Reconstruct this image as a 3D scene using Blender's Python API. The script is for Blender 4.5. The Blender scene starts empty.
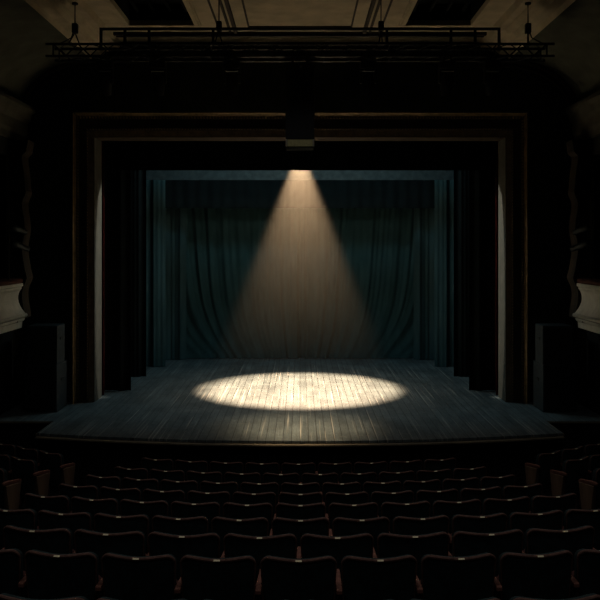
import bpy, bmesh, math, random
from mathutils import Vector, Matrix
random.seed(7)
S = bpy.context.scene
col = S.collection
PI = math.pi
# ---------------------------------------------------------------- camera frame: looks along +y from the rear of the house
F, HY, CZ = 800.0, 244.0, 4.2
def X(px, d): return (px - 300.0) * d / F          # metres across, at distance d
def Z(py, d): return CZ - (py - HY) * d / F        # metres up, at distance d
STAGE = 1.0
CEIL = 8.29
WALLY = 16.2      # plane of the proscenium wall
# ---------------------------------------------------------------- materials
def mat(name, c, rough=0.7, metal=0.0, var=0.25, scale=6.0, bump=0.0, bscale=40.0, sheen=0.0, spec=0.5, stretch=(1, 1, 1)):
    m = bpy.data.materials.new(name); m.use_nodes = True
    nt = m.node_tree; n = nt.nodes; l = nt.links
    b = n['Principled BSDF']
    b.inputs['Roughness'].default_value = rough
    b.inputs['Metallic'].default_value = metal
    b.inputs['Specular IOR Level'].default_value = spec
    if sheen:
        b.inputs['Sheen Weight'].default_value = sheen
        b.inputs['Sheen Tint'].default_value = (*[min(1, v * 6) for v in c], 1)
    tc = n.new('ShaderNodeTexCoord'); mp = n.new('ShaderNodeMapping'); mp.inputs['Scale'].default_value = stretch
    l.new(tc.outputs['Object'], mp.inputs['Vector'])
    nz = n.new('ShaderNodeTexNoise'); nz.inputs['Scale'].default_value = scale; nz.inputs['Detail'].default_value = 5
    l.new(mp.outputs['Vector'], nz.inputs['Vector'])
    r = n.new('ShaderNodeValToRGB')
    r.color_ramp.elements[0].position = 0.3; r.color_ramp.elements[1].position = 0.72
    r.color_ramp.elements[0].color = (*[v * (1 - var) for v in c], 1)
    r.color_ramp.elements[1].color = (*[min(1, v * (1 + var)) for v in c], 1)
    l.new(nz.outputs['Fac'], r.inputs['Fac']); l.new(r.outputs['Color'], b.inputs['Base Color'])
    if bump:
        n2 = n.new('ShaderNodeTexNoise'); n2.inputs['Scale'].default_value = bscale; n2.inputs['Detail'].default_value = 3
        l.new(mp.outputs['Vector'], n2.inputs['Vector'])
        bp = n.new('ShaderNodeBump'); bp.inputs['Strength'].default_value = bump; bp.inputs['Distance'].default_value = 0.02
        l.new(n2.outputs['Fac'], bp.inputs['Height']); l.new(bp.outputs['Normal'], b.inputs['Normal'])
    return m

M = {}
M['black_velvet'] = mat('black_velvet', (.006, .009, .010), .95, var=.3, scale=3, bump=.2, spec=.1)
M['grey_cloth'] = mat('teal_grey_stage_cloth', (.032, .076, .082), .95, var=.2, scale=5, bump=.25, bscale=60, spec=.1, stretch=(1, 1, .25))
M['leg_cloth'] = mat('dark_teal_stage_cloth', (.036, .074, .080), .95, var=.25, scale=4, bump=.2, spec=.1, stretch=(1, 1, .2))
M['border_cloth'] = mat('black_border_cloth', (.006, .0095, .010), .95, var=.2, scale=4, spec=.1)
M['pelmet'] = mat('blue_grey_pelmet_cloth', (.036, .050, .053), .9, var=.3, scale=7, spec=.1)
M['red_cloth'] = mat('dark_red_velvet', (.11, .014, .012), .9, var=.25, scale=5, spec=.15)
M['wall_dark'] = mat('dark_painted_plaster', (.030, .038, .037), .85, var=.35, scale=2.5, bump=.2, spec=.2)
M['wall_side'] = mat('dark_side_plaster', (.022, .023, .021), .85, var=.3, scale=2.5, spec=.2)
M['cove'] = mat('tan_plaster', (.105, .108, .078), .9, var=.18, scale=3, bump=.35, bscale=25, spec=.2)
M['cornice'] = mat('umber_plaster', (.11, .105, .08), .9, var=.2, scale=3, bump=.35, bscale=25, spec=.2)
M['ceiling'] = mat('tan_ceiling_paint', (.58, .49, .33), .9, var=.15, scale=3, bump=.15, spec=.2)
M['coffer'] = mat('black_coffer_paint', (.008, .009, .009), .9, var=.4, scale=3, spec=.2)
M['gold'] = mat('dull_gilding', (.19, .125, .055), .55, .2, var=.35, scale=12, bump=.3)
M['brown'] = mat('brown_gilded_band', (.14, .098, .054), .65, .1, var=.35, scale=9)
M['gilding'] = mat('tarnished_gilding', (.022, .017, .010), .6, .1, var=.4, scale=14)
M['frame_dark'] = mat('dark_brown_frame', (.05, .035, .022), .7, var=.35, scale=6)
M['reveal'] = mat('beige_reveal_paint', (.085, .081, .066), .85, var=.12, scale=5, bump=.15, bscale=60, spec=.2)
M['cream'] = mat('cream_plaster', (.70, .71, .62), .7, var=.12, scale=6, bump=.2, spec=.3)
M['rail_red'] = mat('dark_red_plush_rail', (.10, .03, .02), .9, var=.3)
M['steel'] = mat('black_steel', (.006, .008, .008), .6, .0, var=.3, scale=15)
M['pipe'] = mat('chord_highlight_steel', (.05, .05, .048), .5, .4, var=.3, scale=15)  # paler steel standing in for light on the truss chords
M['fixture'] = mat('black_fixture_paint', (.009, .010, .010), .55, var=.3, scale=12)
M['lens'] = mat('dark_glass_lens', (.02, .025, .03), .1, .2, var=.2)
M['olive'] = mat('olive_lens_panel', (.20, .18, .09), .5, var=.3, scale=20)
M['olive'].node_tree.nodes['Principled BSDF'].inputs['Emission Color'].default_value = (.9, .8, .36, 1)
M['olive'].node_tree.nodes['Principled BSDF'].inputs['Emission Strength'].default_value = .016   # faint glow added to lift the dark lens panel
M['pale_metal'] = mat('pale_metal', (.42, .40, .34), .4, .3, var=.2)
M['speaker'] = mat('scuffed_black_speaker_paint', (.014, .024, .029), .6, var=.5, scale=9, bump=.2)
M['grille'] = mat('black_grille_cloth', (.006, .007, .008), .8, var=.3, scale=60)
M['seat_back'] = mat('black_seat_upholstery', (.020, .032, .033), .9, var=.3, scale=14, bump=.2, bscale=120, spec=.15)
M['seat_rim'] = mat('maroon_velvet_piping', (.115, .062, .050), .8, var=.35, scale=25, spec=.2)
M['cushion'] = mat('maroon_velvet_cushion', (.05, .018, .016), .9, var=.3, scale=12, spec=.2)
M['arm'] = mat('red_brown_arm_plush', (.17, .072, .052), .75, var=.3, scale=20, spec=.25)
M['end_wood'] = mat('brown_wood_end_panel', (.17, .105, .065), .6, var=.4, scale=9, stretch=(1, 1, .15))
M['brass'] = mat('brass_plate', (.85, .76, .50), .5, .1, var=.12, scale=20)
M['floor'] = mat('dark_carpet', (.012, .012, .013), .95, var=.3, scale=20, spec=.1)
M['nosing'] = mat('tan_wood_nosing', (.15, .125, .085), .6, var=.4, scale=9, stretch=(.3, 1, 1))
M['apron'] = mat('black_apron_paint', (.006, .007, .007), .8, var=.4, scale=5, spec=.2)
M['concrete'] = mat('black_stagehouse_paint', (.008, .010, .011), .95, var=.3, spec=.1)

def stage_mat():
    m = bpy.data.materials.new('worn_stage_boards'); m.use_nodes = True
    nt = m.node_tree; n = nt.nodes; l = nt.links; b = n['Principled BSDF']
    tc = n.new('ShaderNodeTexCoord')
    # boards run up and down stage (y); brick texture turned a quarter
    mp = n.new('ShaderNodeMapping'); mp.inputs['Rotation'].default_value = (0, 0, PI / 2)
    l.new(tc.outputs['Object'], mp.inputs['Vector'])
    br = n.new('ShaderNodeTexBrick')
    br.inputs['Scale'].default_value = 1.0; br.inputs['Brick Width'].default_value = 2.4
    br.inputs['Row Height'].default_value = 0.14; br.inputs['Mortar Size'].default_value = 0.006
    br.inputs['Color1'].default_value = (.076, .098, .106, 1); br.inputs['Color2'].default_value = (.103, .129, .138, 1)
    br.inputs['Mortar'].default_value = (.018, .021, .022, 1)
    l.new(mp.outputs['Vector'], br.inputs['Vector'])
    def noise(scale, stretch, detail=6, rough=.6):
        q = n.new('ShaderNodeMapping'); q.inputs['Scale'].default_value = stretch
        l.new(tc.outputs['Object'], q.inputs['Vector'])
        z = n.new('ShaderNodeTexNoise'); z.inputs['Scale'].default_value = scale; z.inputs['Detail'].default_value = detail
        z.inputs['Roughness'].default_value = rough
        l.new(q.outputs['Vector'], z.inputs['Vector']); return z
    def ramp(src, p0, p1, c0, c1):
        r = n.new('ShaderNodeValToRGB'); e = r.color_ramp.elements
        e[0].position = p0; e[1].position = p1; e[0].color = (*c0, 1); e[1].color = (*c1, 1)
        l.new(src, r.inputs['Fac']); return r
    def mix(mode, fac, a, c):
        x = n.new('ShaderNodeMix'); x.data_type = 'RGBA'; x.blend_type = mode
        if isinstance(fac, float): x.inputs[0].default_value = fac
        else: l.new(fac, x.inputs[0])
        l.new(a, x.inputs[6])
        if isinstance(c, tuple): x.inputs[7].default_value = (*c, 1)
        else: l.new(c, x.inputs[7])
        return x.outputs[2]
    wear = ramp(noise(2.2, (1, .6, 1)).outputs['Fac'], .3, .72, (.62, .62, .62), (1.34, 1.34, 1.31))
    c = mix('MULTIPLY', 1.0, br.outputs['Color'], wear.outputs['Color'])
    streak = ramp(noise(3.0, (9, .35, 1), 4).outputs['Fac'], .42, .66, (.84, .84, .84), (1.14, 1.14, 1.13))
    c = mix('MULTIPLY', .8, c, streak.outputs['Color'])
    grain = ramp(noise(6.0, (22, 1.1, 1), 3, .6).outputs['Fac'], .38, .64, (.66, .66, .66), (1.26, 1.26, 1.25))
    c = mix('MULTIPLY', .9, c, grain.outputs['Color'])
    # long pale scuffs along the boards and a few across
    sc = ramp(noise(2.0, (17, .16, 1), 2, .4).outputs['Fac'], .63, .70, (0, 0, 0), (.75, .75, .75))
    c = mix('MIX', sc.outputs['Color'], c, (.34, .34, .31))
    sc2 = ramp(noise(2.4, (.8, 12, 1), 2, .4).outputs['Fac'], .70, .74, (0, 0, 0), (.6, .6, .6))
    c = mix('MIX', sc2.outputs['Color'], c, (.24, .24, .22))
    l.new(c, b.inputs['Base Color'])
    rr = ramp(noise(4.0, (4, .6, 1)).outputs['Fac'], .3, .7, (.48, .48, .48), (.66, .66, .66))
    l.new(rr.outputs['Color'], b.inputs['Roughness'])
    b.inputs['Specular IOR Level'].default_value = .5
    bp = n.new('ShaderNodeBump'); bp.inputs['Strength'].default_value = .25; bp.inputs['Distance'].default_value = .01
    l.new(br.outputs['Fac'], bp.inputs['Height']); bp.invert = True
    l.new(bp.outputs['Normal'], b.inputs['Normal'])
    return m
M['stage'] = stage_mat()

# ---------------------------------------------------------------- mesh helpers
class MB:
    def __init__(s): s.v = []; s.f = []
    def box(s, x0, x1, y0, y1, z0, z1, mtx=None):
        k = len(s.v)
        p = [(x0, y0, z0), (x1, y0, z0), (x1, y1, z0), (x0, y1, z0), (x0, y0, z1), (x1, y0, z1), (x1, y1, z1), (x0, y1, z1)]
        if mtx: p = [tuple(mtx @ Vector(q)) for q in p]
        s.v += p
        s.f += [tuple(k + i for i in q) for q in ((3, 2, 1, 0), (4, 5, 6, 7), (0, 1, 5, 4), (1, 2, 6, 5), (2, 3, 7, 6), (3, 0, 4, 7))]
        return s
    def tube(s, pts, r, n=8, caps=True):
        pts = [Vector(p) for p in pts]; k = len(s.v); N = len(pts)
        up = None
        for i, p in enumerate(pts):
            t = (pts[min(i + 1, N - 1)] - pts[max(i - 1, 0)]).normalized()
            if up is None:
                up = Vector((0, 0, 1)) if abs(t.z) < .9 else Vector((1, 0, 0))
            a = t.cross(up).normalized(); bq = a.cross(t).normalized(); up = bq
            rr = r[i] if isinstance(r, (list, tuple)) else r
            for j in range(n):
                q = 2 * PI * j / n
                s.v.append(tuple(p + a * (math.cos(q) * rr) + bq * (math.sin(q) * rr)))
        for i in range(N - 1):
            for j in range(n):
                j2 = (j + 1) % n
                s.f.append((k + i * n + j, k + i * n + j2, k + (i + 1) * n + j2, k + (i + 1) * n + j))
        if caps:
            s.f.append(tuple(k + j for j in reversed(range(n)))); s.f.append(tuple(k + (N - 1) * n + j for j in range(n)))
        return s
    def sphere(s, c, r, n=8, m=5):
        pts = [(c[0], c[1], c[2] - r * math.cos(PI * i / m)) for i in range(m + 1)]
        return s.tube(pts, [max(1e-4, r * math.sin(PI * i / m)) for i in range(m + 1)], n)
    def prism(s, poly, fn0, fn1):            # poly of 2D points; fn maps 2D point to both end positions
        k = len(s.v); n = len(poly)
        s.v += [tuple(fn0(p)) for p in poly] + [tuple(fn1(p)) for p in poly]
        s.f.append(tuple(k + i for i in reversed(range(n)))); s.f.append(tuple(k + n + i for i in range(n)))
        for i in range(n):
            j = (i + 1) % n
            s.f.append((k + i, k + j, k + n + j, k + n + i))
        return s
    def grid(s, nu, nv, fn):
        k = len(s.v)
        for j in range(nv + 1):
            for i in range(nu + 1): s.v.append(tuple(fn(i / nu, j / nv)))
        for j in range(nv):
            for i in range(nu):
                a = k + j * (nu + 1) + i
                s.f.append((a, a + 1, a + nu + 2, a + nu + 1))
        return s
    def sheet(s, nu, nv, fn, th):           # a cloth with thickness th towards +y
        s.grid(nu, nv, fn); k0 = len(s.v)
        g = MB().grid(nu, nv, fn)
        s.v += [(p[0], p[1] + th, p[2]) for p in g.v]
        s.f += [tuple(k0 + i for i in reversed(f)) for f in g.f]
        W = nu + 1
        rim = [i for i in range(W)] + [j * W + nu for j in range(1, nv + 1)] + [nv * W + i for i in range(nu - 1, -1, -1)] + [j * W for j in range(nv - 1, 0, -1)]
        b0 = k0 - len(g.v)
        for a, c in zip(rim, rim[1:] + rim[:1]):
            s.f.append((b0 + c, b0 + a, k0 + a, k0 + c))
        return s
    def build(s, name, m, parent=None, smooth=False, bevel=0.0, fix=False):
        me = bpy.data.meshes.new(name); me.from_pydata(s.v, [], s.f); me.update()
        bm = bmesh.new(); bm.from_mesh(me); bmesh.ops.recalc_face_normals(bm, faces=bm.faces)
        bm.to_mesh(me); bm.free()
        if smooth:
            for p in me.polygons: p.use_smooth = True
            try: me.set_sharp_from_angle(angle=math.radians(40))
            except Exception: pass
        o = bpy.data.objects.new(name, me); col.objects.link(o); me.materials.append(m)
        if parent: o.parent = parent
        if bevel:
            b = o.modifiers.new('bevel', 'BEVEL'); b.width = bevel; b.segments = 2; b.limit_method = 'ANGLE'
        return o

def tag(o, label=None, cat=None, group=None, kind=None):
    if label: o['label'] = label
    if cat: o['category'] = cat
    if group: o['group'] = group
    if kind: o['kind'] = kind
    return o
def empty(name, loc=(0, 0, 0), rz=0.0):
    o = bpy.data.objects.new(name, None); col.objects.link(o); o.location = loc; o.rotation_euler = (0, 0, rz)
    o.empty_display_size = .2
    return o
def copy_tree(o, parent=None):
    c = o.copy(); col.objects.link(c); c.parent = parent
    for ch in list(o.children): copy_tree(ch, c)
    return c
def struct(o, label=None, cat=None): return tag(o, label, cat, kind='structure')
SIDES = ((-1, 'left'), (1, 'right'))
# ---------------------------------------------------------------- auditorium floor: curved terraces round a centre on the stage
CY = 22.0
ROWS = [  # y of the seat tops in the middle, distance, pitch, seat positions
    (463.0, 11.9, .546, [k for k in range(-4, 5)]),
    (473.3, 11.1, .545, [k + .5 for k in range(-5, 5)]),
    (482.8, 10.3, .533, [k for k in range(-5, 6)]),
    (492.8, 9.4, .549, [k for k in range(-5, 6)]),
    (503.8, 8.4, .562, [k for k in range(-5, 6)]),
    (518.6, 7.4, .568, [k for k in range(-5, 6)]),
    (535.6, 6.4, .624, [k + .5 for k in range(-4, 4)]),
    (558.0, 5.5, .562, [k for k in range(-4, 5)]),
    (604.0, 4.5, .600, [k + .5 for k in range(-3, 3)]),
]
SEAT_H = .93
FLOORZ = [Z(r[0], r[1]) - SEAT_H - .012 for r in ROWS]
f = MB()
edges = [8.3] + [CY - (ROWS[i][1] + ROWS[i + 1][1]) / 2 - .12 for i in range(len(ROWS) - 1)] + [26.0]
NA = 40
def arcpt(R, a, z): return (R * math.sin(a), CY - R * math.cos(a), z)
for i, z in enumerate(FLOORZ):
    R0, R1 = edges[i], edges[i + 1]
    a0, a1 = math.asin(min(.99, 3.35 / R0)), math.asin(min(.99, 3.35 / R1))
    f.grid(NA, 1, lambda u, v: arcpt(R0 + (R1 - R0) * v, (a0 + (a1 - a0) * v) * (2 * u - 1), z))
    if i + 1 < len(FLOORZ):
        z2 = FLOORZ[i + 1]
        f.grid(NA, 1, lambda u, v: arcpt(R1, a1 * (2 * u - 1), z + (z2 - z) * v))
f.build('floor', M['floor'])
struct(bpy.data.objects['floor'])
SB = [  # side block rows: back edge at the aisle (px x, px y, distance)
    (58.5, 455, 12.3), (31.5, 461.5, 11.4), (.5, 470, 10.5)]
TH = math.radians(31)
side_z = [Z(b[1], b[2]) - SEAT_H for b in SB]
for s, nm in SIDES:
    g = MB()
    g.box(s * 3.35, s * 5.6, 10.0, 13.6, -.06, 0.0) if s > 0 else g.box(-5.6, -3.35, 10.0, 13.6, -.06, 0)
    for j in range(3):
        ex, ey = -s * 0 + s * abs(X(SB[j][0], SB[j][2])), SB[j][2]
        mt = Matrix.Translation((ex, ey, 0)) @ Matrix.Rotation(s * TH, 4, 'Z')
        z = side_z[j]
        if z > .02:
            L = 2.6
            xa, xb = (-.1 - 0, L) if s > 0 else (-L, .1)
            g.box(xa, xb, -.55 if j < 2 else -1.2, .62, 0, z, mt)
    g.box(*( (3.35, 5.6) if s > 0 else (-5.6, -3.35)), -2.0, 10.0, -.06, .3)
    struct(g.build('floor_side_' + nm, M['floor']))

# ---------------------------------------------------------------- hall shell
# half profile of the cove (x outward positive, z)
prof = [(5.62, 6.87)]
for i in range(1, 17):
    a = PI / 2 * i / 16
    prof.append((4.22 + 1.40 * math.cos(a), 6.87 + 1.06 * math.sin(a)))
prof += [(4.18, 8.02), (3.98, 8.02), (3.94, 8.10), (3.84, 8.10), (3.80, 8.17), (3.66, 8.17), (3.62, CEIL)]
YB = -3.0
for s, nm in SIDES:
    m = MB()
    P = prof[:17]
    m.grid(len(P) - 1, 1, lambda u, v: (s * P[round(u * (len(P) - 1))][0], WALLY + (YB - WALLY) * v, P[round(u * (len(P) - 1))][1]))
    struct(m.build('ceiling_cove_' + nm, M['cove'], smooth=True))
    m = MB(); Q = prof[16:]
    m.grid(len(Q) - 1, 1, lambda u, v: (s * Q[round(u * (len(Q) - 1))][0], WALLY + (YB - WALLY) * v, Q[round(u * (len(Q) - 1))][1]))
    struct(m.build('trim_cove_' + nm, M['ceiling']))
# flat ceiling with two dark coffers and a framed middle panel
m = MB()
cx0, cx1, cy1, cy0 = 1.95, 3.16, 14.8, 8.5
for (a, b, c, d) in ((-3.62, 3.62, cy1, WALLY), (-3.62, 3.62, YB, cy0), (-cx0, cx0, cy0, cy1), (-3.62, -cx1, cy0, cy1), (cx1, 3.62, cy0, cy1)):
    m.box(a, b, c, d, CEIL, CEIL + .05)
struct(m.build('ceiling', M['ceiling']))
for s, nm in SIDES:
    m = MB(); a, b = sorted((s * cx0, s * cx1))
    m.box(a - .02, b + .02, cy0, cy1 + .02, CEIL + .35, CEIL + .4)
    m.box(a - .03, a, cy0, cy1, CEIL + .05, CEIL + .36); m.box(b, b + .03, cy0, cy1, CEIL + .05, CEIL + .36)
    m.box(a, b, cy1, cy1 + .03, CEIL + .05, CEIL + .36); m.box(a, b, cy0 - .03, cy0, CEIL + .05, CEIL + .36)
    for k in range(4):
        x = a + (b - a) * (k + .5) / 4
        m.box(x - .02, x + .02, cy0, cy1, CEIL + .2, CEIL + .26)
    struct(m.build('ceiling_coffer_' + nm, M['coffer']))
    m = MB()
    for w0, w1, dz in ((.0, .07, .05), (.07, .11, .03)):
        m.box(a - w1, a - w0, cy0 - w1, cy1 + w1, CEIL - dz, CEIL); m.box(b + w0, b + w1, cy0 - w1, cy1 + w1, CEIL - dz, CEIL)
        m.box(a - w0, b + w0, cy1 + w0, cy1 + w1, CEIL - dz, CEIL); m.box(a - w0, b + w0, cy0 - w1, cy0 - w0, CEIL - dz, CEIL)
    struct(m.build('trim_coffer_' + nm, M['ceiling']))
    m = MB()   # longitudinal rib mouldings between coffer and middle panel
    for w0, w1, dz in ((1.20, 1.26, .07), (1.32, 1.36, .04), (1.52, 1.55, .03)):
        p, q = sorted((s * w0, s * w1)); m.box(p, q, cy0, 15.35, CEIL - dz, CEIL)
    struct(m.build('trim_rib_' + nm, M['frame_dark']))
m = MB()
for a, b, c, d in ((-.98, -.95, cy0, 15.0), (.95, .98, cy0, 15.0), (-.98, .98, 15.0, 15.03)): m.box(a, b, c, d, CEIL - .025, CEIL)
m.box(-3.6, 3.6, 15.42, 15.5, CEIL - .06, CEIL); m.box(-3.6, 3.6, 15.65, 15.69, CEIL - .04, CEIL)
struct(m.build('trim_panel', M['frame_dark']))

# proscenium wall with opening
OW, OT = 4.17, 6.37      # half width, top of opening
RD = .57                 # depth of reveal
def wall_face(y):
    k = MB(); xs = [p[0] for p in prof]
    k.v += [(-5.7, y, 0), (-OW, y, 0), (-OW, y, OT), (OW, y, OT), (OW, y, 0), (5.7, y, 0), (5.7, y, 6.87)]
    k.v += [(p[0], y, p[1]) for p in prof] + [(-p[0], y, p[1]) for p in reversed(prof)] + [(-5.7, y, 6.87)]
    return k.v
v = wall_face(WALLY); n = len(v)
m = MB(); m.v = v + wall_face(WALLY + RD - .02)
R_ = list(range(n))
m.f = [tuple(R_), tuple(n + i for i in reversed(R_))] + [(i, (i + 1) % n, n + (i + 1) % n, n + i) for i in range(n)]
struct(m.build('wall_proscenium', M['wall_dark']))
m = MB()      # painted lining of the reveal
for s, nm in SIDES:
    a, b = sorted((s * (OW - .012), s * (OW + .03)))
    m = MB(); m.box(a, b, WALLY - .02, WALLY + RD, STAGE, OT - .02)
    struct(m.build('trim_reveal_' + nm, M['reveal']))
struct(MB().box(-OW, OW, WALLY - .02, WALLY + RD, OT - .012, OT + .02).build('trim_reveal_top', M['frame_dark']))

# moulded frame round the opening: parts swept round the three sides
fr = struct(empty('proscenium_frame', (0, WALLY, STAGE)))
def frame_ring(name, o0, o1, pa, pb, material):
    """band between offsets o0..o1 outside the opening, standing pa (inner edge) to pb (outer edge) off the wall"""
    k = MB(); h = 1.2
    def loop(o, p):
        a_, t_ = OW + o, OT + o * h - STAGE
        k.v += [(-a_, -p, 0), (-a_, -p, t_), (a_, -p, t_), (a_, -p, 0)]
    for o, p in ((o0, 0), (o0, pa), (o1, pb), (o1, 0)): loop(o, p)
    for r0 in (0, 4, 8):
        for i in range(3): k.f.append((r0 + i, r0 + i + 1, r0 + i + 5, r0 + i + 4))
    k.f += [(0, 4, 8, 12), (15, 11, 7, 3)]
    return k.build(name, material, fr)
frame_ring('inner_band', .0, .10, .02, .05, M['brown'])
frame_ring('inner_fillet', .10, .135, .05, .07, M['frame_dark'])
frame_ring('recessed_panel', .135, .29, .04, .05, M['frame_dark'])
frame_ring('bead_bed', .29, .33, .07, .10, M['frame_dark'])
frame_ring('outer_moulding', .33, .38, .10, .19, M['gold'])
frame_ring('outer_fillet', .38, .42, .15, .10, M['frame_dark'])
def beads(name, off, prot, r, step, material):
    k = MB(); a = OW + off; t = OT + off * 1.2 - STAGE; n = int(2 * a / step)
    for i in range(n + 1): k.sphere((-a + 2 * a * i / n, -prot, t), r, 6, 4)
    for i in range(1, int(t / step)):
        for s in (-1, 1): k.sphere((s * a, -prot, t - i * step), r, 6, 4)
    return k.build(name, material, fr, smooth=True)
beads('bead_moulding', .31, .105, .022, .062, M['gold'])
beads('fine_bead_moulding', .122, .07, .012, .06, M['gold'])

# rim moulding along the wall arch, cornice and side walls
for s, nm in SIDES:
    m = MB(); pts = [(s * (p[0] - .02), WALLY - .03, p[1] - .03) for p in prof[:17]] + [(s * 3.6, WALLY - .03, 7.9)]
    m.tube(pts, .05, 8)
    pts = [(s * (p[0] - .10), WALLY - .015, p[1] - .13) for p in prof[:17]] + [(s * 3.6, WALLY - .015, 7.8)]
    m.tube(pts, .03, 8)
    struct(m.build('trim_arch_' + nm, M['frame_dark'], smooth=True))
    # cornice under the cove
    c = [(5.75, 6.95), (5.36, 6.95), (5.34, 6.86), (5.42, 6.80), (5.44, 6.68), (5.50, 6.62), (5.50, 6.42), (5.54, 6.36), (5.54, 6.24), (5.75, 6.20)]
    m = MB(); m.prism(c, lambda p: (s * p[0], WALLY - .02, p[1]), lambda p: (s * p[0], YB, p[1]))
    struct(m.build('trim_cornice_' + nm, M['cornice'], bevel=.01))
    # side wall with the opening of the stage box
    by0, by1, bz0, bz1 = 11.2, 15.25, 2.75, 5.9
    m = MB(); xa, xb = sorted((s * 5.6, s * 5.75))
    m.box(xa, xb, YB, by0, 0, 6.9); m.box(xa, xb, by1, WALLY, 0, 6.9); m.box(xa, xb, by0, by1, 0, bz0); m.box(xa, xb, by0, by1, bz1, 6.9)
    xc, xd = sorted((s * 5.75, s * 7.2))
    m.box(xc, xd, by0 - .1, by0, bz0 - .1, bz1 + .1); m.box(xc, xd, by1, by1 + .1, bz0 - .1, bz1 + .1)
    m.box(xc, xd, by0, by1, bz0 - .1, bz0); m.box(xc, xd, by0, by1, bz1, bz1 + .1)
    xe, xf = sorted((s * 7.1, s * 7.2)); m.box(xe, xf, by0, by1, bz0, bz1)
    struct(m.build('wall_' + nm, M['wall_side']))
    # carved pilaster beside the box
    m = MB(); zz = []; k = 0
    z0, z1 = 2.55, 6.2
    pr = []
    for i in range(49):
        t = i / 48; z = z0 + (z1 - z0) * t
        w = .285 + .025 * math.sin(t * 26) + (.07 if t > .93 else 0) + .05 * math.exp(-((t - .27) / .03) ** 2) + .05 * math.exp(-((t - .72) / .03) ** 2)
        if t < .06: w = .05 + .12 * t / .06
        pr.append((w, z))
    poly = [(.0, z0)] + pr + [(.0, z1)]
    m.prism(poly, lambda p: (s * (5.6 - p[0] * 1.0), 15.35, p[1]), lambda p: (s * (5.6 - p[0] * 1.0), 15.75, p[1]))
    struct(m.build('trim_pilaster_' + nm, M['frame_dark'], bevel=.01))
    m = MB()
    for (wa, za), (wb, zb) in zip(pr[3:], pr[4:]):
        m.prism([(wa - .055, za), (wa + .012, za), (wb + .012, zb), (wb - .055, zb)], lambda p: (s * (5.6 - p[0]), 15.33, p[1]), lambda p: (s * (5.6 - p[0]), 15.5, p[1]))
    struct(m.build('trim_gilding_' + nm, M['gilding']))
struct(MB().box(-5.75, 5.75, YB - .1, YB, 0, CEIL).build('wall_back', M['wall_side']))

# ---------------------------------------------------------------- stage
RC = 18.3; CYS = 12.99 + RC
def front(x, extra=0.0): return CYS - math.sqrt((RC + extra) ** 2 - x * x)
NX = 60
def slab(zt, zb, extra, xw, name, material, yback):
    k = MB(); xs = [-xw + 2 * xw * i / NX for i in range(NX + 1)]
    poly = [(x, front(x, extra)) for x in xs] + [(xw, yback), (-xw, yback)]
    k.prism(poly, lambda p: (p[0], p[1], zb), lambda p: (p[0], p[1], zt))
    return k.build(name, material)
k = MB(); xs = [-4.45 + 8.9 * i / NX for i in range(NX + 1)]
poly = [(x, front(x)) for x in xs] + [(4.45, 14.46), (5.6, 14.46), (5.6, WALLY - .0), (OW, WALLY), (OW, WALLY + RD), (6.4, WALLY + RD), (6.4, 23.4), (-6.4, 23.4), (-6.4, WALLY + RD), (-OW, WALLY + RD), (-OW, WALLY), (-5.6, WALLY), (-5.6, 14.46), (-4.45, 14.46)]
k.prism(poly, lambda p: (p[0], p[1], STAGE - .04), lambda p: (p[0], p[1], STAGE))
struct(k.build('stage_floor', M['stage']))
k = MB()
poly = [(x, front(x, -.03)) for x in xs] + [(4.42, 14.49), (5.6, 14.49), (5.6, 16.1), (-5.6, 16.1), (-5.6, 14.49), (-4.42, 14.49)]
k.prism(poly, lambda p: (p[0], p[1], 0), lambda p: (p[0], p[1], STAGE - .04))
struct(k.build('stage_apron', M['apron']))
k = MB()      # pale nosing below the stage edge
for i in range(NX):
    for (xa, xb) in ((xs[i], xs[i + 1]),):
        if abs(xa + xb) < .01: continue
        k.prism([(xa, front(xa, .085)), (xb, front(xb, .085)), (xb, front(xb, -.03)), (xa, front(xa, -.03))], lambda p: (p[0], p[1], .93), lambda p: (p[0], p[1], .952))
for s in (-1, 1):
    a, b = sorted((s * 4.42, s * 4.475)); k.box(a, b, 13.54, 14.46, .955, .985)
    a, b = sorted((s * 4.45, s * 5.5)); k.box(a, b, 14.43, 14.49, .965, .99)
struct(k.build('trim_nosing', M['nosing']))
k = MB(); k.box(-6.6, -6.4, WALLY + RD, 23.6, 0, 10.2).box(6.4, 6.6, WALLY + RD, 23.6, 0, 10.2)
struct(k.build('wall_stage_sides', M['concrete']))
struct(MB().box(-6.6, 6.6, 23.4, 23.6, 0, 10.2).build('wall_stage_back', M['concrete']))
struct(MB().box(-6.6, 6.6, WALLY + RD, 23.6, 10.2, 10.3).build('ceiling_stage', M['concrete']))
k = MB().box(-6.6, -5.7, WALLY + RD - .1, WALLY + RD, 0, 10.2).box(5.7, 6.6, WALLY + RD - .1, WALLY + RD, 0, 10.2).box(-5.7, 5.7, WALLY + RD - .1, WALLY + RD, 8.3, 10.2)
struct(k.build('wall_stage_front', M['concrete']))

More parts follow.
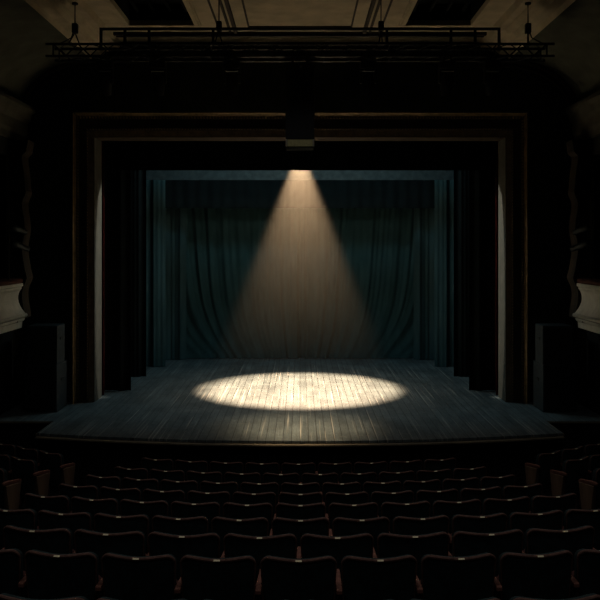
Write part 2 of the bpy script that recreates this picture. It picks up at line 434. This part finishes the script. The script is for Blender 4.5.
# ---------------------------------------------------------------- curtains
def leg(s, nm, y, x_in, x_out, ztop, folds, amp, material, label, name='stage_leg', zbot=STAGE + .012, th=.012, seed=0):
    rnd = random.Random(seed)
    ph = [rnd.uniform(0, 6.28) for _ in range(3)]
    def fn(u, v):
        x = x_in + (x_out - x_in) * u
        w = folds * u * 2 * PI
        yy = y + amp * (.6 * math.sin(w + ph[0] + .35 * math.sin(3.1 * v)) + .3 * math.sin(1.7 * w + ph[1]) + .15 * math.sin(3.3 * w + ph[2])) * (.75 + .25 * (1 - v))
        return (s * x, yy, zbot + (ztop - zbot) * v)
    o = MB().sheet(int(folds * 18), 24, fn, th).build(name, material, smooth=True)
    return tag(o, label, 'curtain')
order = ['nearest the audience', 'second from the audience', 'third from the audience', 'farthest upstage beside the back curtain']
for s, nm in SIDES:
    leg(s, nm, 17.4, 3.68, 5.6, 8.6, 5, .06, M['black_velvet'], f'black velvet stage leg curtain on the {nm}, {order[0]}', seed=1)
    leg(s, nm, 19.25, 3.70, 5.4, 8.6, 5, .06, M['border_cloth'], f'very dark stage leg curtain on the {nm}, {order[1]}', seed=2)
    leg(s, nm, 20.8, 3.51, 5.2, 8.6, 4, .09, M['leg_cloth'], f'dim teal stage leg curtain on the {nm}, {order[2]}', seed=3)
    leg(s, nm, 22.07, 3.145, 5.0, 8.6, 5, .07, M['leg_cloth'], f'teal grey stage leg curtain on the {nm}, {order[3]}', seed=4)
    leg(s, nm, 16.90, 4.135, 5.2, 8.2, 9, .03, M['red_cloth'], f'sliver of dark red house curtain drawn back behind the {nm} beige reveal', name='house_curtain', seed=5)
def border(y, x, zb, zt, material, label, name='border_curtain', amp=.02, folds=26, th=.012):
    def fn(u, v): return (-x + 2 * x * u, y + amp * math.sin(u * folds * 2 * PI), zb + (zt - zb) * v)
    return tag(MB().sheet(int(folds * 8), 8, fn, th).build(name, material, smooth=True), label, 'curtain')
BA = Z(170, 16.97)
border(16.97 + .08, 4.8, BA, 8.9, M['black_velvet'], 'black border curtain across the top just behind the proscenium opening', amp=.012)
border(20.0, 3.84, Z(180, 20.0), Z(150, 20.0), M['pelmet'], 'narrow blue grey pelmet strip across the top of the stage', name='pelmet', amp=.006, folds=8)
border(21.5, 4.2, Z(208, 21.5), 6.9, M['border_cloth'], 'dark border curtain hanging above the back curtain behind the pelmet strip', amp=.02)
# back curtain: folds sweep in towards the middle at the hem
def back(u, v):
    x = -3.9 + 7.8 * u; t = max(0.0, 1 - v * 6.4 / 4.4)
    ax = abs(x); pull = .10 * t + .42 * t ** 6
    w = x * (1 + pull) if ax < 2.6 else math.copysign(2.6 * (1 + pull) + (ax - 2.6) * (1 + .4 * pull), x)
    q = w + .06 * math.sin(2.1 * w + .4) + .03 * math.sin(5.3 * w + 2 * t)
    r = math.sin(q * 15.5)
    d = .075 * (1 - 2 * (.5 - .5 * r) ** 1.7) * (.62 + .38 * math.sin(w * 1.7 + .8)) + .03 * math.sin(q * 8.3 + 1.3) + .016 * math.sin(q * 37 + .9 * math.sin(3 * t))
    d *= 1 - .85 * t ** 2.5 * min(1, ax / 2.6)
    d += .07 * math.exp(-(w / .06) ** 2)
    return (x, 22.46 + d * (.7 + .3 * t) - .12 * t ** 7, STAGE + .012 + (7.4 - STAGE) * v)
tag(MB().sheet(420, 80, back, .012).build('back_curtain', M['grey_cloth'], smooth=True), 'grey teal back curtain closing the stage, its folds sweeping towards the middle', 'curtain')

# ---------------------------------------------------------------- haze in the beam
HAZE, HAZE_POW = .0110, 1.65
SX, SY, SZ = 0.0, 17.68, Z(145, 17.68)
R_P = 2.40
H = SZ - STAGE
k = MB(); nseg = 64
sl = (R_P * 1.06) / H
k.tube([(0, SY, SZ - .12), (0, SY, STAGE + .01)], [.12 * sl + .02, H * sl], nseg)
hz = k.build('light_haze', bpy.data.materials.new('thin_haze'), smooth=True)
hm = hz.data.materials[0]; hm.use_nodes = True; nt = hm.node_tree; nt.nodes.clear()
out = nt.nodes.new('ShaderNodeOutputMaterial'); vs = nt.nodes.new('ShaderNodeVolumeScatter')
vs.inputs['Density'].default_value = .02; vs.inputs['Anisotropy'].default_value = 0.0
vs.inputs['Color'].default_value = (1, .96, .80, 1)
nt.links.new(vs.outputs[0], out.inputs['Volume'])
# density thins downwards to fade the beam; falloff put into the haze
tc = nt.nodes.new('ShaderNodeTexCoord'); sx = nt.nodes.new('ShaderNodeSeparateXYZ'); nt.links.new(tc.outputs['Object'], sx.inputs[0])
mr = nt.nodes.new('ShaderNodeMapRange'); mr.inputs['From Min'].default_value = STAGE; mr.inputs['From Max'].default_value = SZ
nt.links.new(sx.outputs['Z'], mr.inputs['Value'])
pw = nt.nodes.new('ShaderNodeMath'); pw.operation = 'POWER'; pw.inputs[1].default_value = HAZE_POW; nt.links.new(mr.outputs[0], pw.inputs[0])
ml = nt.nodes.new('ShaderNodeMath'); ml.operation = 'MULTIPLY'; ml.inputs[1].default_value = HAZE; nt.links.new(pw.outputs[0], ml.inputs[0])
nt.links.new(ml.outputs[0], vs.inputs['Density'])
tag(hz, 'pale warm cone of haze lit by the spotlight above the stage', 'haze', kind='stuff')

# ---------------------------------------------------------------- theatre seats
def seat_meshes(w):
    """parts of a tip-up seat for pitch w: origin at floor under the backrest; faces +y"""
    hw = (w - .045) / 2; h0, h1 = .36, SEAT_H; r = .058
    def curve(x, z): return .75 * x * x - (z - h0) * .10 + .05
    # outline of the backrest
    ol = [(-hw + .02, h0)]
    def arc(cx, cz, a0, a1, n=7): return [(cx + r * math.cos(a0 + (a1 - a0) * i / n), cz + r * math.sin(a0 + (a1 - a0) * i / n)) for i in range(n + 1)]
    left = [(-hw + .02 - .02 * t / 4, h0 + (h1 - r - h0) * t / 4) for t in range(1, 4)] + arc(-hw + r, h1 - r, PI, PI / 2)
    ntop = 10
    top = [(-hw + r + (2 * hw - 2 * r) * i / ntop, h1 - .012 * math.sin(PI * i / ntop) ** 1.5) for i in range(1, ntop)]
    right = [(-x, z) for x, z in reversed(left)]
    path = ol + left + top + right + [(hw - .02, h0)]
    b = MB(); n = len(path)
    # cross rings from the outline in to the middle, back face, then front face (domed)
    def ring(sc, dy):
        base = len(b.v); cz = (h0 + h1) / 2
        for x, z in path:
            x2, z2 = x * sc, cz + (z - cz) * sc
            b.v.append((x2, curve(x2, z2) + dy, z2))
        return base
    rings = [ring(.25, -.002), ring(.6, -.002), ring(.97, .0), ring(1.0, .02), ring(1.0, .055), ring(.95, .08), ring(.6, .10), ring(.25, .105)]
    for r0, r1 in zip(rings, rings[1:]):
        for i in range(n):
            j = (i + 1) % n
            b.f.append((r0 + i, r0 + j, r1 + j, r1 + i))
    b.f.append(tuple(rings[0] + i for i in reversed(range(n)))); b.f.append(tuple(rings[-1] + i for i in range(n)))
    rim = MB().tube([(x, curve(x, z) + .004, z) for x, z in path], [.005 + .008 * max(0.0, min(1.0, (z - (h1 - .10)) / .09)) for x, z in path], 8)
    pl = MB(); zt = h1 + .006; yb = curve(0, zt)
    pl.box(-.022, .022, -.006, .006, -.002, .002, Matrix.Translation((0, yb - .008, zt - .012 + .0025)) @ Matrix.Rotation(math.radians(50), 4, 'X'))
    # cushion tipped up
    cu = MB(); cw = hw - .01
    def cus(u, v):
        a = 2 * PI * v
        yy = .06 * math.copysign(abs(math.cos(a)) ** .6, math.cos(a)); zz = .2 * math.copysign(abs(math.sin(a)) ** .6, math.sin(a))
        e = 1 - .25 * abs(2 * u - 1) ** 6
        return ((2 * u - 1) * cw, .27 + yy * e - zz * .25, .52 + zz * e)
    cu.grid(12, 20, cus)
    k0 = len(cu.v)
    cu.f.append(tuple(i * 13 for i in range(20))); cu.f.append(tuple(i * 13 + 12 for i in reversed(range(20))))
    ar = MB()   # arm rest (on the seat's right hand side)
    ax = 0
    ar.prism([(.02, .675), (.02, .71), (.10, .72), (.40, .705), (.44, .69), (.44, .665), (.40, .66)], lambda p: (ax - .0215, p[0], p[1]), lambda p: (ax + .0215, p[0], p[1]))
    st = MB()   # cast standard below the arm
    st.prism([(.06, 0), (.06, .05), (.12, .12), (.08, .40), (.04, .665), (.36, .665), (.30, .40), (.24, .12), (.34, .05), (.34, 0)], lambda p: (ax - .015, p[0], p[1]), lambda p: (ax + .015, p[0], p[1]))
    ep = MB()   # wooden end panel used at aisles of the side blocks
    ep.prism([(.13, 0), (.12, .2), (.05, .665), (.30, .665), (.23, .2), (.21, 0)], lambda p: (ax - .028, p[0], p[1]), lambda p: (ax + .028, p[0], p[1]))
    return dict(backrest=b, back_piping=rim, number_plate=pl, cushion=cu, armrest=ar, standard=st, end_panel=ep)
def make_seat(w, ends=(1,), panel=None, name='theatre_seat'):
    p = seat_meshes(w)
    root = empty(name)
    b = p['backrest'].build('backrest', M['seat_back'], root, smooth=True)
    p['back_piping'].build('piping', M['seat_rim'], b, smooth=True)
    p['number_plate'].build('number_plate', M['brass'], b)
    p['cushion'].build('seat', M['cushion'], root, smooth=True)
    for e in ends:
        if panel == e:
            o = p['end_panel'].build('end_panel', M['end_wood'], root, bevel=.006)
        else:
            o = p['standard'].build('standard', M['steel'], root)
        a = p['armrest'].build('armrest', M['arm'], root, bevel=.008)
        for q in (o, a): q.location.x = e * w / 2
        if panel == e: a.scale.y = .70; a.location.z = .045; o.scale.z = 1.065
    return root
ORD = ['first', 'second', 'third', 'fourth', 'fifth', 'sixth', 'seventh', 'eighth', 'ninth', 'tenth', 'eleventh', 'twelfth']
ROWNAME = ['front row nearest the stage', 'second row from the stage', 'third row from the stage', 'fourth row from the stage', 'fifth row from the stage',
           'sixth row from the stage', 'third row up from the bottom edge', 'second row up from the bottom edge', 'bottommost row of the photo']
for i, (py, d, pitch, ks) in enumerate(ROWS):
    R = CY - d; z = FLOORZ[i]
    proto = make_seat(pitch)
    off = math.asin(X(298.6 if i in (0, 6, 7, 8) else 300.6, d) / R)
    for j, kk in enumerate(ks):
        if j == 0: o = make_seat(pitch, (-1, 1))
        elif j == 1: o = proto
        else: o = copy_tree(proto)
        a = kk * pitch / R + off
        o.location = (R * math.sin(a), CY - R * math.cos(a), z); o.rotation_euler = (0, 0, a)
        where = 'middle of' if kk == 0 else (ORD[j] + ' from the left in' if kk < 0 else ORD[len(ks) - 1 - j] + ' from the right in')
        tag(o, f'black theatre seat, {where} the {ROWNAME[i]}', 'theatre seat', 'theatre seats in the ' + ROWNAME[i])
rowlab = ['row nearest the stage', 'middle row', 'row nearest the camera']
for s, nm in SIDES:
    pr_in = make_seat(.53, (s,))          # inner seats: arm on the wall side
    used = False
    for j, (px, py, d) in enumerate(SB):
        ex, ey = s * abs(X(px, d)), d
        u = Vector((s * math.cos(TH), math.sin(TH), 0))      # along the row away from the aisle
        for q in range([3, 2, 1][j]):
            c = Vector((ex, ey, 0)) + u * (.2425 + .53 * q)
            if q == 0: o = make_seat(.53, (-s, s), panel=-s)
            elif not used: o = pr_in; used = True
            else: o = copy_tree(pr_in)
            o.location = (c.x, c.y, side_z[j]); o.rotation_euler = (0, 0, s * TH)
            lab = (f'aisle end seat with brown end panel, {nm} side block, {rowlab[j]}' if q == 0 else
                   f'dark theatre seat {ORD[q]} from the aisle, {nm} side block, {rowlab[j]}')
            tag(o, lab, 'theatre seat', f'angled seats of the {nm} side block')

# ---------------------------------------------------------------- stage boxes (balconies)
for s, nm in SIDES:
    r = empty('balcony_box', (s * 5.6, 13.2, 2.55))
    tag(r, f'cream bellied balcony box front on the {nm} side wall', 'balcony')
    def run(name, poly, material, bev=.006, y0=-2.0, y1=1.93):
        k = MB(); k.prism([(p[0], p[1] - 2.55) for p in poly], lambda p: (-s * (p[0]), y0, p[1]), lambda p: (-s * p[0], y1, p[1]))
        return k.build(name, material, r, bevel=bev)
    # profile: (stand-out from wall, height)
    zt = Z(283, 15.0)
    run('top_rail', [(.0, zt - .01), (.0, zt + .08), (.34, zt + .08), (.37, zt + .05), (.36, zt - .0), (.33, zt - .01)], M['rail_red'], .015)
    run('cornice', [(.0, zt - .16), (.0, zt - .01), (.37, zt - .01), (.37, zt - .06), (.34, zt - .08), (.34, zt - .11), (.30, zt - .16)], M['cream'])
    bz0, bz1 = zt - .58, zt - .16
    bell = [(.0, bz0), (.0, bz1)] + [(.25 + .16 * (t / 10) ** 2.4 + .05 * (1 - t / 10) ** 4, bz1 - (bz1 - bz0) * t / 10) for t in range(11)]
    run('belly_panel', bell, M['cream'], 0)
    k = MB()
    for i in range(60): k.sphere((-s * .415, -2.0 + 3.92 * i / 59, bz0 - .03 - 2.55), .038, 8, 5)
    k.build('rope_moulding', M['cream'], r, smooth=True)
    run('moulding_bed', [(.0, bz0 - .08), (.0, bz0), (.40, bz0), (.40, bz0 - .08)], M['frame_dark'])
    run('base_band', [(.0, bz0 - .27), (.0, bz0 - .08), (.40, bz0 - .08), (.39, bz0 - .13), (.35, bz0 - .15), (.34, bz0 - .27)], M['cream'])
    # boom pole and two spotlights inside the box
    px_, pd = 8.5, 14.75
    bx = s * abs(X(px_, pd))
    k = MB().tube([(0, 0, .04), (0, 0, 2.35)], .016, 8)
    pr = empty('boom_pole', (bx, pd, 2.75))
    k.build('pole', M['steel'], pr, smooth=True)
    MB().tube([(0, 0, 0), (0, 0, .04)], .17, 20).build('base', M['steel'], pr, bevel=.005)
    tag(pr, f'thin black vertical lighting pole standing in the {nm} balcony box', 'lighting pole')
    for (zc, L, rad, off, lab) in ((Z(244, pd), .40, .065, .0, 'lower'), (Z(228, pd), .34, .06, .0, 'upper')):
        t = empty('spotlight', (bx, pd, zc))
        dirv = Vector((-s * .45, .75, -.28)).normalized()
        a = Vector((-s * .12, 0, .0))
        c0 = a - dirv * .08
        k = MB().tube([c0, c0 + dirv * .05, c0 + dirv * L * .45, c0 + dirv * L * .5, c0 + dirv * L], [rad * .7, rad, rad, rad * .8, rad * .8], 14)
        body = k.build('housing', M['speaker'], t, smooth=True)
        MB().tube([c0 + dirv * L, c0 + dirv * (L + .008)], rad * .72, 14).build('lens', M['lens'], t)
        k = MB().tube([(0, 0, -.02), (0, 0, .09)], .028, 8)
        k.tube([(0, 0, .05), (-s * .03, .02, .07), a + Vector((0, .02, .07)) + dirv * .05], .010, 6)
        k.tube([a + Vector((0, .02, .075)) + dirv * .05, a + dirv * .06], .012, 6)
        k.build('clamp', M['steel'], t)
        tag(t, f'black spotlight clamped on the {nm} balcony box pole, {lab} of two', 'spotlight')

# ---------------------------------------------------------------- loudspeaker stacks on the wings of the forestage
for s, nm in SIDES:
    x0, x1 = 4.62, 5.24
    for (za, zb, xa, xb, ya, yb, lab, words) in ((STAGE, Z(365, 15.2), x0, x1, 15.2, 15.86, 'lower', 'standing on the stage wing'), (Z(365, 15.2), Z(326, 15.2), x0 + .0, x1 - .05, 15.22, 15.72, 'upper', 'stacked on a larger one')):
        t = empty('loudspeaker', (s * (xa + xb) / 2, (ya + yb) / 2, za))
        hw = (xb - xa) / 2; hd = (yb - ya) / 2; h = zb - za
        MB().box(-hw, hw, -hd, hd, 0.0, h).build('cabinet', M['speaker'], t, bevel=.012)
        MB().box(-hw + .03, hw - .03, -hd - .012, -hd, .04, h - .04).build('grille', M['grille'], t, bevel=.006)
        k = MB()
        k.box(-s * hw - .012, -s * hw + .012, -.08, .08, h * .62, h * .62 + .05)
        k.build('handle', M['steel'], t)
        tag(t, f'black {lab} loudspeaker {words} at the {nm} of the proscenium', 'loudspeaker')

# ---------------------------------------------------------------- overhead rigging
YT = 13.0; TZ1, TZ0 = Z(44, YT), Z(56, YT); TD = .33
tr = empty('lighting_truss', (0, YT, TZ0))
TL = 4.13; th = TZ1 - TZ0
for (y, z, L) in ((0, th, TL), (TD, th, TL - .05), (0, 0, TL), (TD, 0, TL - .05)):
    MB().tube([(-L, y, z), (L, y, z)], .022, 8).build('chord', M['steel'], tr, smooth=True)
N = 40
def lattice(name, A, B):
    k = MB()
    for i in range(N):
        xa = -TL + .12 + (2 * TL - .24) * i / N; xb = -TL + .12 + (2 * TL - .24) * (i + 1) / N
        p, q = (A, B) if i % 2 else (B, A)
        k.tube([(xa, *p), (xb, *q)], .010, 5)
    for x in (-TL + .12, TL - .12, -1.47, 1.47): k.tube([(x, *A), (x, *B)], .012, 6)
    k.build(name, M['steel'], tr)
lattice('front_lattice', (0, 0), (0, th)); lattice('rear_lattice', (TD, 0), (TD, th))
lattice('top_lattice', (0, th), (TD, th)); lattice('bottom_lattice', (0, 0), (TD, 0))
for y in (0, TD):  # light caught by the lower chords, put in as paler tubes
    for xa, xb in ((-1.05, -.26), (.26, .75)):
        MB().tube([(xa, y, 0), (xb, y, 0)], .026, 8).build('chord_highlight', M['pipe'], tr, smooth=True)['label'] = 'stretch of truss chord with light painted on'
tag(tr, 'long black box truss with lattice bracing hanging across the top of the hall', 'truss')
# pipe battens above / behind the truss
YB2 = 13.36
bt = empty('lighting_batten', (0, YB2, Z(42, YB2)))
zu, zl = Z(29, YB2) - Z(42, YB2), Z(35.5, YB2) - Z(42, YB2)
W = abs(X(101, YB2))
MB().tube([(-W, 0, zu), (W, 0, zu)], .026, 8).build('upper_pipe', M['steel'], bt, smooth=True)
MB().tube([(-W + .4, 0, zl), (W - .4, 0, zl)], .020, 8).build('lower_pipe', M['steel'], bt, smooth=True)
for x in (-W, -W + .40, -2.52, -1.45, 1.45, 2.52, W - .40, W):
    MB().box(x - .022, x + .022, -.02, .02, -.14, zu + .02).build('upright', M['steel'], bt)
tag(bt, 'black double pipe batten running along just above the truss', 'lighting batten')
# chain hoists
for px, lab in ((75, 'far left'), (219, 'left of the middle'), (381, 'right of the middle'), (528, 'far right')):
    x = X(px, YT + TD / 2); y = YT + TD / 2
    top = CEIL if abs(x) < 3.62 else 8.17
    t = empty('chain_hoist', (x, y, TZ1))
    Hh = top - TZ1
    MB().box(-.045, .045, -.05, .05, Hh * .30, Hh * .30 + .16).build('motor', M['steel'], t, bevel=.012)
    MB().tube([(0, 0, Hh * .3 + .15), (0, 0, Hh - .02)], .010, 6).build('chain', M['steel'], t)
    k = MB().tube([(0, 0, Hh * .32), (-.05, -TD / 2, 0.02)], .012, 6).tube([(0, 0, Hh * .32), (.05, TD / 2, .02)], .012, 6)
    k.build('sling', M['steel'], t)
    MB().tube([(0, 0, Hh - .03), (0, 0, Hh)], .05, 10).build('ceiling_plate', M['steel'], t)
    if abs(x) > 3:
        sg = -1 if x < 0 else 1
        k = MB().tube([(0, 0, Hh * .45), (sg * .06, 0, Hh * .2), (sg * .14, -.1, .06), (sg * .18, -.16, .02)], .010, 6)
        k.build('cable', M['steel'], t)
    tag(t, f'black chain hoist holding up the truss, {lab}', 'chain hoist')
# moving heads under the truss
def make_head():
    t = empty('moving_head_light')
    MB().box(-.13, .13, -.10, .10, -.17, -.04).build('base', M['fixture'], t, bevel=.015)
    MB().tube([(-.06, 0, -.05), (-.06, 0, .03)], .02, 8).tube([(.06, 0, -.05), (.06, 0, .03)], .02, 8).build('clamp', M['steel'], t)
    k = MB().box(-.135, -.105, -.04, .04, -.40, -.16).box(.105, .135, -.04, .04, -.40, -.16).box(-.135, .135, -.05, .05, -.20, -.165)
    k.build('yoke', M['fixture'], t, bevel=.008)
    d = Vector((0, .45, -1)).normalized(); c = Vector((0, -.06, -.26))
    h = MB().tube([c, c + d * .06, c + d * .2, c + d * .34], [.06, .10, .105, .085], 16).build('head', M['fixture'], t, smooth=True)
    MB().tube([c + d * .338, c + d * .348], .075, 16).build('lens', M['lens'], h)
    return t
heads = [(105, 'leftmost'), (158, 'second from the left'), (232, 'just left of the hanging box'), (368, 'just right of the hanging box'), (447, 'second from the right'), (492, 'rightmost')]
ph_ = make_head()
for i, (px, lab) in enumerate(heads):
    o = ph_ if i == 0 else copy_tree(ph_)
    o.location = (X(px, YT), YT, TZ0 - .05)
    tag(o, f'black moving head light under the truss, {lab}', 'stage light', 'moving head lights under the truss')
# tall hanging box with a pale rimmed lens at the bottom
d0 = 12.72
bxz0, bxz1 = Z(147, d0), Z(66, d0)
t = empty('hanging_spotlight', (0, d0 + .26, bxz0))
hh = bxz1 - bxz0; hw = .231
MB().box(-hw, hw, -.26, .26, .12, hh).build('housing', M['fixture'], t, bevel=.012)
MB().box(-hw + .01, hw - .01, -.25, .25, .0, .012).build('bottom_plate', M['black_velvet'], t)
MB().box(-hw + .03, hw - .03, -.25, .25, .012, .125).build('lens_panel', M['olive'], t, bevel=.006)
for sx in (-1, 1):
    a, b = sorted((sx * (hw - .028), sx * (hw - .002)))
    MB().box(a, b, -.262, -.22, .012, .12).build('side_bracket', M['pale_metal'], t, bevel=.004)
k = MB()
for xx in (-.12, .12): k.box(xx - .02, xx + .02, -.03, .03, hh - .02, TZ0 - bxz0)
k.tube([(-.2, 0, hh + .03), (.2, 0, hh + .03)], .022, 8)
k.build('yoke', M['steel'], t)
for (px, py, r_) in ((295.5, 65, .012), (301, 66.5, .018), (305.5, 65, .012), (294.5, 80.5, .010), (307.5, 80.5, .010), (300.5, 95.5, .008), (294.5, 72.5, .008), (307, 72.5, .008)):  # indicator LEDs, their light put in as pale metal dots
    xx = X(px, d0); zz = Z(py, d0) - bxz0
    k = MB().tube([(xx, -.26, zz - .0), (xx, -.275, zz)], r_, 8)
    if zz > hh: k = MB().box(xx - r_, xx + r_, -.02, .03, zz - r_ * 1.6, zz + r_ * 1.6)
    k.build('led_dot', M['pale_metal'], t)
tag(t, 'tall black box hanging in the middle in front of the proscenium header', 'hanging light')

# ---------------------------------------------------------------- lights
def light(name, kind, loc, energy, color, **kw):
    d = bpy.data.lights.new(name, kind); d.energy = energy; d.color = color
    for a, b in kw.items(): setattr(d, a, b)
    o = bpy.data.objects.new(name, d); col.objects.link(o); o.location = loc
    return o
WARM = (1.0, .675, .43)
light('spot_lamp', 'SPOT', (SX, SY, SZ), 14200, WARM, spot_size=2 * math.atan(R_P * 1.01 / H), spot_blend=.42, shadow_soft_size=.05)
light('spot_field', 'SPOT', (SX, SY, SZ), 240, WARM, spot_size=math.radians(84), spot_blend=1.0, shadow_soft_size=.05)
light('spot_spill', 'POINT', (SX, SY, SZ - .02), 45, (1.0, .93, .80), shadow_soft_size=.03)
def aim(o, target): o.rotation_euler = (Vector(target) - o.location).to_track_quat('-Z', 'Y').to_euler()
for sx in (-1, 1):      # added unseen spots stand in for lamp spill on the reveals
    cl = light('reveal_fill', 'SPOT', (sx * -.15, SY, SZ), 620, (1.0, .96, .82), spot_size=math.radians(41), spot_blend=.10, shadow_soft_size=.02)
    aim(cl, (sx * OW, 16.68, 3.65)); cl.scale = (.21, 1, 1)      # cone narrowed to keep this fill on the reveal
aim(light('apron_lamp', 'SPOT', (0, d0 + .26, bxz0 - .03), 1900, (1.0, .71, .42), spot_size=math.radians(35), spot_blend=1.0, shadow_soft_size=.45), (0, 14.0, STAGE))
w = light('teal_fill', 'AREA', (0, 18.6, 8.2), 85, (.50, .88, 1.0), shape='RECTANGLE', size=6.0, size_y=1.0)  # unseen overhead fill added for the teal tone on floor and curtains
w.rotation_euler = (math.radians(12), 0, 0)
for y in (2.0, 5.0, 8.0, 10.7):  # unseen ceiling lamps added to brighten the seat rims
    for x in (-3.2, 0, 3.2):
        light('house_fill', 'AREA', (x, y, CEIL - .03), 6.5 if y > 10 else 4.6, (1.0, .95, .90), shape='DISK', size=.3, spread=math.radians(95))
wd = bpy.data.worlds.new('dark'); S.world = wd; wd.use_nodes = True
wd.node_tree.nodes['Background'].inputs[0].default_value = (.002, .003, .003, 1)

# ---------------------------------------------------------------- camera
cd = bpy.data.cameras.new('camera'); cd.sensor_width = 36; cd.sensor_fit = 'HORIZONTAL'; cd.lens = 36 * F / 600
cd.shift_y = (HY - 300) / 600
cam = bpy.data.objects.new('camera', cd); col.objects.link(cam)
cam.location = (0, 0, CZ); cam.rotation_euler = (PI / 2, 0, 0)
S.camera = cam
vs_ = S.view_settings
vs_.view_transform = 'Standard'; vs_.look = 'None'; vs_.exposure = 0.0; vs_.gamma = 1.0; vs_.use_curve_mapping = False
